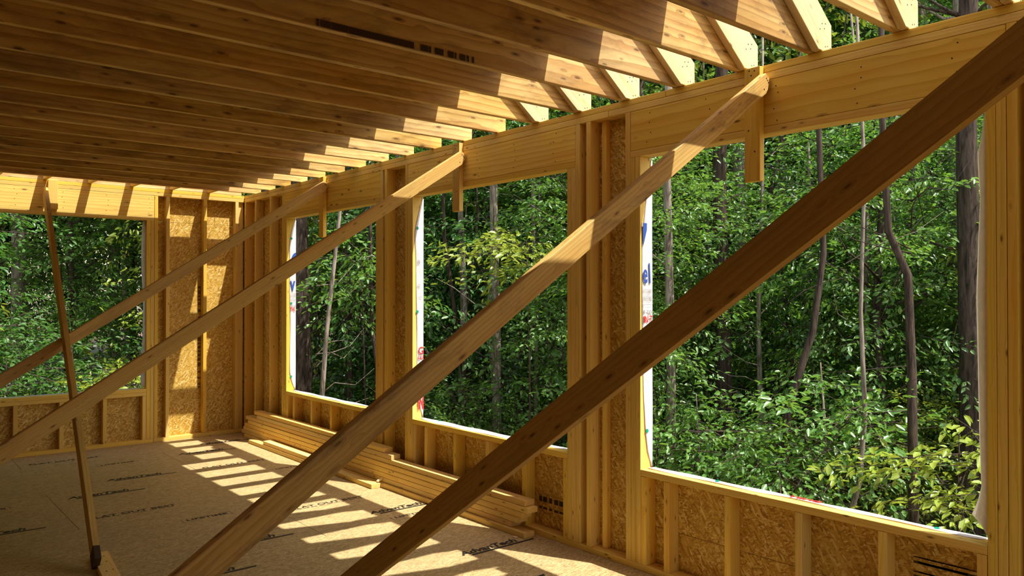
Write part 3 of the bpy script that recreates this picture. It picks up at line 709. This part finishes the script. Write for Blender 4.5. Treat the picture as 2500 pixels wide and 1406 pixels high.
def crown_mesh(name, nspray, shape, leaf, per=30, seed=0, mat=None, flat=.35, twig=True):
    """leaves gathered on flat sprays; shape() -> point of the crown and outward direction"""
    r = np.random.default_rng(seed)
    V = []; F = []; MI = []
    for s in range(nspray):
        p, outd = shape(r)
        d = outd+r.normal(0, .35, 3); d[2] = d[2]*flat-.12; d /= np.linalg.norm(d)
        up = np.array([0,0,1.])+r.normal(0, .28, 3); side = np.cross(up, d); side /= np.linalg.norm(side); up = np.cross(d, side)
        L = r.uniform(.5, 1.0)*leaf/.09
        if twig:
            b = len(V); w = .0035
            q0 = p-d*L*.6; q1 = p+d*L
            for q, ww in ((q0, w*2), (q1, w*.5)):
                V += [q+side*ww, q-side*ww, q+up*ww]
            F += [(b,b+1,b+4,b+3),(b+1,b+2,b+5,b+4),(b+2,b,b+3,b+5)]; MI += [1,1,1]
        for i in range(per):
            t = r.uniform(-.5, 1.0); sgn = 1 if i % 2 else -1
            pos = p+d*L*t+side*sgn*r.uniform(.0, .32)*L*(1.1-abs(t))+up*r.normal(0, .05)*L
            ld = d*r.uniform(.3, 1)+side*sgn*r.uniform(.2, 1)+up*r.normal(-.15, .3); ld /= np.linalg.norm(ld)
            ln = up+r.normal(0, .45, 3); ls = np.cross(ln, ld); ls /= np.linalg.norm(ls); lu = np.cross(ld, ls)
            ll = leaf*r.uniform(.6, 1.25); lw = ll*.24
            b = len(V)
            V += [pos, pos+ld*ll*.38+ls*lw+lu*lw*.3, pos+ld*ll*.75+ls*lw*.7+lu*lw*.15, pos+ld*ll-lu*ll*.1, pos+ld*ll*.75-ls*lw*.7+lu*lw*.15, pos+ld*ll*.38-ls*lw+lu*lw*.3]
            F += [(b,b+1,b+2,b+3),(b,b+3,b+4,b+5)]; MI += [0,0]
    V = np.array(V, dtype=np.float32); F = np.array(F, dtype=np.int32)
    me = bpy.data.meshes.new(name); me.vertices.add(len(V)); me.vertices.foreach_set('co', V.ravel())
    me.loops.add(F.size); me.loops.foreach_set('vertex_index', F.ravel())
    me.polygons.add(len(F)); me.polygons.foreach_set('loop_start', np.arange(0, F.size, 4, dtype=np.int32))
    me.polygons.foreach_set('material_index', np.array(MI, dtype=np.int32))
    me.update(); me.validate()
    me.materials.append(mat or LM[0]); me.materials.append(BK[0])
    return me
def ell(c, rad, shell=.55):
    c = np.array(c); rad = np.array(rad)
    def f(r):
        v = r.normal(0, 1, 3); v /= np.linalg.norm(v); q = r.uniform(shell**3, 1)**(1/3)
        if r.random() < .25: q = r.uniform(.1, 1)
        return c+v*q*rad, v*rad/np.linalg.norm(rad)+np.array([0,0,.05])
    return f
def trunk_mesh(name, pts, radii, mat, branches=(), seg=10):
    bm = bmesh.new()
    def tube(pts, radii):
        ring = []
        for i, (p, r) in enumerate(zip(pts, radii)):
            p = Vector(p); d = (Vector(pts[min(i+1, len(pts)-1)])-Vector(pts[max(i-1, 0)])).normalized()
            a = d.orthogonal().normalized() if i == 0 else (ring_a - d*ring_a.dot(d)).normalized()
            ring_a = a; b = d.cross(a)
            ring.append([bm.verts.new(p+(a*math.cos(t)+b*math.sin(t))*r*(1+.06*math.sin(3*t+i))) for t in [2*PI*k/seg for k in range(seg)]])
        for i in range(len(ring)-1):
            for k in range(seg): bm.faces.new((ring[i][k], ring[i][(k+1) % seg], ring[i+1][(k+1) % seg], ring[i+1][k]))
        bm.faces.new(ring[-1]); bm.faces.new(ring[0][::-1])
    tube(pts, radii)
    for bp_, br in branches: tube(bp_, br)
    for f in bm.faces: f.smooth = True
    bmesh.ops.recalc_face_normals(bm, faces=bm.faces)
    me = bpy.data.meshes.new(name); bm.to_mesh(me); bm.free(); me.materials.append(mat); return me
def rbranches(n, z0, z1, R, r0, seed):
    q = random.Random(seed); out = []
    for i in range(n):
        z = q.uniform(z0, z1); a = q.uniform(0, 2*PI); L = q.uniform(.5, 1)*R
        p = [(0,0,z)]
        for s in (.35, .7, 1): p.append((math.cos(a+.2*s)*L*s, math.sin(a+.2*s)*L*s, z+L*.45*s+q.uniform(-.1,.1)))
        out.append((p, [r0, r0*.7, r0*.45, r0*.15]))
    return out
# templates
T = {}
for i, (c, rd, ns, lf, mt) in enumerate([((0,0,4.2),(1.9,1.9,3.6),330,.088,0), ((0,0,4.6),(2.2,2.0,4.2),360,.095,1), ((0,0,3.6),(1.8,2.1,3.2),290,.09,0)]):
    T['mid%d' % i] = (crown_mesh('foliage', ns, ell(c, rd, .35), lf, 42, 20+i, LM[mt]),
                      trunk_mesh('trunk', [(0,0,-.4),(.02,0,1.2),(-.05,.05,3),(.06,.02,5.2),(0,0,7.2)], [.085,.07,.06,.045,.015], BK[i % 2], rbranches(9, 1.2, 6.2, 1.7, .022, i)))
for i, (c, rd, ns, mt) in enumerate([((0,0,9.5),(3.0,3.0,4.2),300,0), ((0,0,10.0),(3.4,3.0,4.6),320,1)]):
    T['tall%d' % i] = (crown_mesh('foliage', ns, ell(c, rd, .4), .15, 34, 40+i, LM[mt]),
                       trunk_mesh('trunk', [(0,0,-.5),(0,0,.3),(.03,0,3),(-.04,.05,6.5),(.05,.0,10),(0,0,12.5)], [.19,.15,.135,.115,.08,.02], BK[1-i % 2], rbranches(12, 5.5, 11, 2.6, .045, 9+i)))
for i, (c, rd, ns, mt) in enumerate([((0,0,.9),(1.1,1.1,1.0),110,1), ((0,0,.8),(1.3,1.0,.9),110,2), ((0,0,1.2),(1.0,1.2,1.3),120,0)]):
    T['shrub%d' % i] = (crown_mesh('foliage', ns, ell(c, rd, .2), .075, 36, 60+i, LM[mt]),
                        trunk_mesh('stem', [(0,0,-.3),(.03,0,.5),(0,.03,1.1),(.02,0,1.7)], [.025,.02,.014,.005], BK[i % 2], rbranches(6, .2, 1.2, .9, .010, 30+i), seg=6))
def plant(kind, x, y, s, rz, name, label, cat, group, matv=None, sz=None):
    cm, tm = T[kind]
    root = empty(name, (x, y, gz(x, y))); tag(root, label, cat, group); root.rotation_euler = (0, 0, rz); root.scale = (s, s, sz or s)
    for nm, me in (('foliage', cm), ('trunk', tm)):
        o = bpy.data.objects.new(nm, me); COL.objects.link(o); o.parent = root
        if nm == 'foliage' and matv is not None:
            o.material_slots[0].link = 'OBJECT'; o.material_slots[0].material = LM[matv]; o.material_slots[1].link = 'OBJECT'; o.material_slots[1].material = BK[0]
    return root
CX, CY = -3.525, 0
def pol(deg, d): a = math.radians(deg); return CX+d*math.sin(a), CY+d*math.cos(a)
def okpos(x, y, h, r):
    if x < 1.2+r*.8 and y < 9.8+r*.8: return False
    # keep the sunshine reaching the building free
    R = r*1.7
    for fz in (.15,.3,.45,.6,.75,.9,1.05):
        zz = h*fz
        yx = y+2.2*x
        if x < 14 and zz-4.65*(x+R) < 3.6 and zz-4.65*(x-R) > .3 and -2-R*2.2 < yx < 10.5+R*2.2: return False
    return True
placed = []
TR = [(735,13.2),(852,14.0),(1212,11.5),(1112,12.5),(1308,12.0),(1637,9.6),(1765,11.0),(1905,8.6),(2065,8.4),(2225,8.0),(2372,9.6)]
def clear_sight(x, y, r):
    dd = math.hypot(x-CX, y-CY); a = math.degrees(math.atan2(x-CX, y-CY))
    for px, d in TR:
        if dd < d+.4 and abs(a-(40.11+math.degrees(math.atan((px-1250)/1912.3)))) < math.degrees(r/dd): return False
    return True
def far_enough(x, y, d): return all((x-a)**2+(y-b)**2 > d*d for a, b in placed)
q = random.Random(5)
# understorey trees, all bearings visible from the room
cnt = 0
for ring, (d0, d1, num, kinds, smin, smax, sep) in enumerate([(9.5,13,26,('mid0','mid1','mid2'),.75,1.05,1.7),(12.5,19,40,('mid0','mid1','mid2','mid1','tall0'),.95,1.3,2.0),(18,30,50,('mid1','tall0','tall1','mid2'),1.2,1.7,2.6)]):
    tries = 0; c = 0
    while c < num and tries < 4000:
        tries += 1
        deg = q.uniform(-8, 84); d = q.uniform(d0, d1); x, y = pol(deg, d); kd = q.choice(kinds); s = q.uniform(smin, smax)
        hgt = (13 if 'tall' in kd else 8)*s
        if not okpos(x, y, hgt, 2.0*s) or not far_enough(x, y, sep) or not clear_sight(x, y, 1.5*s): continue
        placed.append((x, y)); c += 1
        right = deg > 20
        grp = ('leafy trees beyond the right wall' if right else 'leafy trees beyond the far wall')
        lab = ['nearest ring of leafy green trees','leafy green tree in the middle depth of the woodland','leafy green tree deep in the woodland'][ring]
        lab = ['slender leafy green tree close','leafy green tree in middle distance of the woods','tall leafy green tree deep in the woods'][ring]+(' beyond the right wall windows' if right else ' beyond the far wall window')
        plant(kd, x, y, s, q.uniform(0, 6.28), 'leafy_tree', lab, 'tree', lab, q.choice((0,0,0,1,1,2)) if ring < 2 else q.choice((0,0,1)))
# dense distant backing trees
c = 0
for deg in np.arange(-12, 90, 4.2):
    for d in (34, 42):
        x, y = pol(deg+q.uniform(-1.2, 1.2)+(1.6 if d > 40 else 0), d+q.uniform(-2, 2))
        plant('mid1' if (c % 2) else 'mid0', x, y, 2.7, q.uniform(0, 6.28), 'distant_tree', 'tall dark green tree at the back of the woodland', 'tree', 'distant woodland trees', 0, 3.0); c += 1
# shrubs and saplings
tries = 0; c = 0; pl2 = []
while c < 46 and tries < 5000:
    tries += 1
    deg = q.uniform(-4, 80); d = q.uniform(8.5, 18); x, y = pol(deg, d); s = q.uniform(.7, 1.35)
    if (x < 2.4 and y < 12.2) or any((x-a)**2+(y-b)**2 < 1.0 for a, b in pl2): continue
    pl2.append((x, y)); c += 1
    kd = q.choice(('shrub0','shrub1','shrub2'))
    lab = 'low leafy shrub on the woodland floor beyond the '+('right wall' if deg > 20 else 'far wall')
    plant(kd, x, y, s, q.uniform(0, 6.28), 'woodland_shrub', lab, 'shrub', lab, q.choice((0,1,1,2)))
# individual trunks that can be picked out through the windows
def trunk(px_deg, d, r, kind, label, bend=None, h=9, light=1, crown=None):
    x, y = pol(px_deg, d); g0 = gz(x, y)
    root = empty('tree', (x, y, g0)); tag(root, label, 'tree')
    pts = bend or [(0,0,-.5),(0,0,.3),(.03,.02,2),(-.03,.03,4.5),(.04,0,7),(0,0,h)]
    nr = len(pts); radii = [r*(1.25 if i == 0 else 1.0-.55*(i/(nr-1))) for i in range(nr)]
    me = trunk_mesh('trunk', pts, radii, BK[light], rbranches(6, 2.5, h*.7, 1.0, r*.16, int(px_deg*7)))
    o = bpy.data.objects.new('trunk', me); COL.objects.link(o); o.parent = root
    if crown:
        cm = T[crown][0]; o = bpy.data.objects.new('foliage', cm); COL.objects.link(o); o.parent = root; o.location = (0,0,h-9.5); o.scale = (.7,.7,.7) if okpos(x, y, h, 2) else (.3,.3,.3)
def degpx(px): return 40.11+math.degrees(math.atan((px-1250)/1912.3))
trunk(degpx(735), 13.2, .21, 0, 'thick dark-barked trunk just right of house wrap in the farthest right wall window', light=0, h=11)
trunk(degpx(852), 14.0, .08, 0, 'slim dark trunk in the middle of the farthest right wall window', light=0)
trunk(degpx(1212), 11.5, .085, 0, 'straight brown trunk standing in centre of the middle right window', light=1, h=10)
trunk(degpx(1112), 12.5, .045, 0, 'thin slightly leaning sapling trunk in left half of the middle right window', light=0, h=8, bend=[(.3,-.25,-.4),(.2,-.15,1),(.02,0,2.6),(-.15,.1,4),(-.2,.15,6),(-.2,.15,8)])
trunk(degpx(1308), 12.0, .04, 0, 'thin grey sapling trunk in right half of the middle right window', light=1, h=8)
trunk(degpx(1637), 9.6, .072, 0, 'straight pale grey trunk just right of the wrap in the near right window', light=1, h=10)
trunk(degpx(1765), 11.0, .14, 0, 'thick dark reddish-brown trunk left of centre in the near right window', light=0, h=11)
trunk(degpx(1905), 8.6, .05, 0, 'leaning forked brown trunk in centre of the near right window', light=0, h=7, bend=[(0,0,-.5),(0,0,.6),(.05,-.05,1.6),(.25,-.22,2.4),(.33,-.3,3.2),(.30,-.25,5),(.3,-.2,7)])
trunk(degpx(2065), 8.4, .032, 0, 'pale slender bent sapling in the near right window', light=1, h=7, bend=[(0,0,-.5),(0,0,.5),(.1,-.08,.9),(.14,-.12,1.6),(.1,-.1,2.6),(.15,-.12,4),(.1,0,7)])
trunk(degpx(2225), 8.0, .05, 0, 'crooked brown trunk right of centre in the near right window', light=0, h=7, bend=[(.03,-.02,-.5),(.02,0,.6),(.0,0,2.0),(-.02,.02,2.9),(-.16,.13,3.3),(-.2,.16,4.2),(-.22,.18,7)])
trunk(degpx(2372), 9.6, .15, 0, 'thick shaggy-barked trunk at right side of the near right window', light=0, h=11)
trunk(degpx(2350), 13.5, .22, 0, 'large forked trunk whose top shows above the right wall plate', light=1, h=16)
# more slim stems standing in the depth of the wood
qs = random.Random(21)
for i in range(20):
    px = 700+i*88+qs.uniform(-30, 30); d = qs.uniform(10.5, 15)
    x, y = pol(degpx(px), d); g0 = gz(x, y); lt = qs.random() < .5
    lab = 'thin pale trunk standing among the leaves beyond the right wall windows' if lt else 'thin dark trunk standing among the leaves beyond the right wall windows'
    root = empty('tree', (x, y, g0)); tag(root, lab, 'tree', 'thin pale trunks' if lt else 'thin dark trunks')
    b = [qs.uniform(-.25, .25) for _ in range(6)]
    me = trunk_mesh('trunk', [(0,0,-.4),(b[0]*.3,b[1]*.3,1.2),(b[0],b[1],2.6),(b[2]+b[0],b[3]+b[1],4.4),(b[4]+b[0],b[5],7.5)], [.042,.036,.03,.022,.01], BK[1 if lt else 0], rbranches(9, .8, 6, .9, .009, 300+i), seg=7)
    o = bpy.data.objects.new('trunk', me); COL.objects.link(o); o.parent = root
# light green saplings whose sprays catch the eye
def sapling(px, d, z, rx, rz, ns, mat, label, seed):
    x, y = pol(degpx(px), d); g0 = gz(x, y); root = empty('sapling', (x, y, g0)); tag(root, label, 'tree')
    me = crown_mesh('foliage', ns, ell((0,0,z-g0), (rx,rx,rz), .1), .095, 34, seed, LM[mat], flat=.2)
    o = bpy.data.objects.new('foliage', me); COL.objects.link(o); o.parent = root
    me = trunk_mesh('trunk', [(.25,.2,-.3),(.2,.15,.4),(.1,.05,(z-g0)*.6),(0,0,z-g0+rz*.7)], [.022,.018,.012,.005], BK[0], rbranches(8, (z-g0)*.8, z-g0+rz*.4, rx*.9, .008, seed), seg=6)
    o = bpy.data.objects.new('trunk', me); COL.objects.link(o); o.parent = root
sapling(1285, 9.8, 2.1, 1.0, .28, 26, 2, 'yellow-green flat-spreading sapling in upper half of the middle right window', 91)
sapling(2340, 7.6, .05, .55, .55, 20, 2, 'bright yellow-green sapling at lower right of the near right window', 92)
sapling(1850, 8.6, -.1, .9, .4, 34, 1, 'spreading green sapling low in centre of the near right window', 93)
sapling(880, 11.0, 1.75, .8, .7, 34, 1, 'drooping bright green sapling in the farthest right wall window', 94)
sapling(330, 12.5, .3, .9, .35, 26, 2, 'light green spreading sapling low in the far wall window', 95)
# fallen pale log and orange earth bank
x, y = pol(degpx(1720), 14); o = rawmesh('earth_bank', *[(lambda V_, F_: (V_, F_))(*[None, None])] if False else ([(0,0,0)], []), [M['ground']]) if False else None
def blob(name, cx, cy, rx, ry, rz, mat, label, cat, seed):
    bm = bmesh.new(); bmesh.ops.create_icosphere(bm, subdivisions=4, radius=1)
    rr = random.Random(seed); ph = [rr.uniform(0, 6) for _ in range(6)]
    for v in bm.verts:
        k = 1+.12*math.sin(v.co.x*5+ph[0])*math.cos(v.co.y*4+ph[1])+.06*math.sin(v.co.z*9+ph[2]+v.co.x*7)
        v.co = Vector((v.co.x*rx*k, v.co.y*ry*k, v.co.z*rz*k))
    for f in bm.faces: f.smooth = True
    me = bpy.data.meshes.new(name); bm.to_mesh(me); bm.free(); me.materials.append(mat)
    o = bpy.data.objects.new(name, me); o.location = (cx, cy, gz(cx, cy)-.15); link(o); tag(o, label, cat); return o
M['clay'] = plain('orange_clay', (.52,.27,.10), .95)
x, y = pol(degpx(1855), 12.4); blob('earth_bank', x, y, .8, .55, 1.05, M['clay'], 'sunlit orange earth bank low behind the trunks in the near right window', 'earth bank', 3)
x, y = pol(degpx(1720), 13.2); x2, y2 = pol(degpx(1850), 11.8)
me = trunk_mesh('fallen_log', [(x, y, gz(x,y)+1.55), ((x+x2)/2, (y+y2)/2, gz(x,y)+1.0), (x2, y2, gz(x2,y2)+.3)], [.05,.07,.08], BK[1])
o = bpy.data.objects.new('fallen_log', me); link(o); tag(o, 'pale fallen log leaning across the slope in the near right window', 'log')
x, y = pol(degpx(1040), 12.4); x2, y2 = pol(degpx(1165), 13.4)
me = trunk_mesh('leaning_branch', [(x, y, .75), ((x+x2)/2, (y+y2)/2, -.05), (x2, y2, -1.3)], [.02,.03,.04], BK[1])
o = bpy.data.objects.new('leaning_branch', me); link(o); tag(o, 'thin dead branch leaning diagonally in the middle right window', 'branch')

# ================================================================== light, sky, camera
sd = Vector((-.215, .475, -1)).normalized()
su = bpy.data.lights.new('sun', 'SUN'); su.energy = 5.4; su.angle = math.radians(.53); su.color = (1.0, .975, .93)
so = bpy.data.objects.new('sun', su); COL.objects.link(so); so.rotation_euler = sd.to_track_quat('-Z', 'Y').to_euler(); so.location = (2, -4, 12)
w = bpy.data.worlds.new('sky'); scn.world = w; w.use_nodes = True; nt = w.node_tree; nt.nodes.clear()
out = nt.nodes.new('ShaderNodeOutputWorld'); bg = nt.nodes.new('ShaderNodeBackground'); sk = nt.nodes.new('ShaderNodeTexSky')
sk.sky_type = 'NISHITA'; sk.sun_disc = False; sk.sun_elevation = math.radians(62.5); sk.sun_rotation = math.atan2(.215, -.475); sk.air_density = 1.0; sk.dust_density = 1.5
tint = nt.nodes.new('ShaderNodeMix'); tint.data_type = 'RGBA'; tint.blend_type = 'MULTIPLY'; tint.inputs[0].default_value = 1; tint.inputs[7].default_value = (1.2, 1.0, .78, 1)
nt.links.new(sk.outputs[0], tint.inputs[6]); nt.links.new(tint.outputs[2], bg.inputs[0]); bg.inputs[1].default_value = .27; nt.links.new(bg.outputs[0], out.inputs[0])

cam = bpy.data.cameras.new('camera'); co = bpy.data.objects.new('camera', cam); COL.objects.link(co)
cam.sensor_fit = 'HORIZONTAL'; cam.sensor_width = 36; cam.lens = 36*1912.3/2500; cam.clip_start = .02; cam.clip_end = 400
yaw, pit = .70005, .00896
Fv = Vector((math.sin(yaw)*math.cos(pit), math.cos(yaw)*math.cos(pit), math.sin(pit)))
co.location = (-3.5247, 0, 1.6076); co.rotation_euler = Fv.to_track_quat('-Z', 'Y').to_euler()
scn.camera = co
scn.view_settings.view_transform = 'Standard'; scn.view_settings.look = 'None'; scn.view_settings.gamma = 1; scn.view_settings.exposure = 0.66
scn.view_settings.use_curve_mapping = False
cy_ = scn.cycles; cy_.max_bounces = 12; cy_.diffuse_bounces = 8; cy_.glossy_bounces = 3; cy_.transmission_bounces = 4; cy_.use_denoising = True
cy_.sample_clamp_indirect = 8; cy_.caustics_reflective = False; cy_.caustics_refractive = False
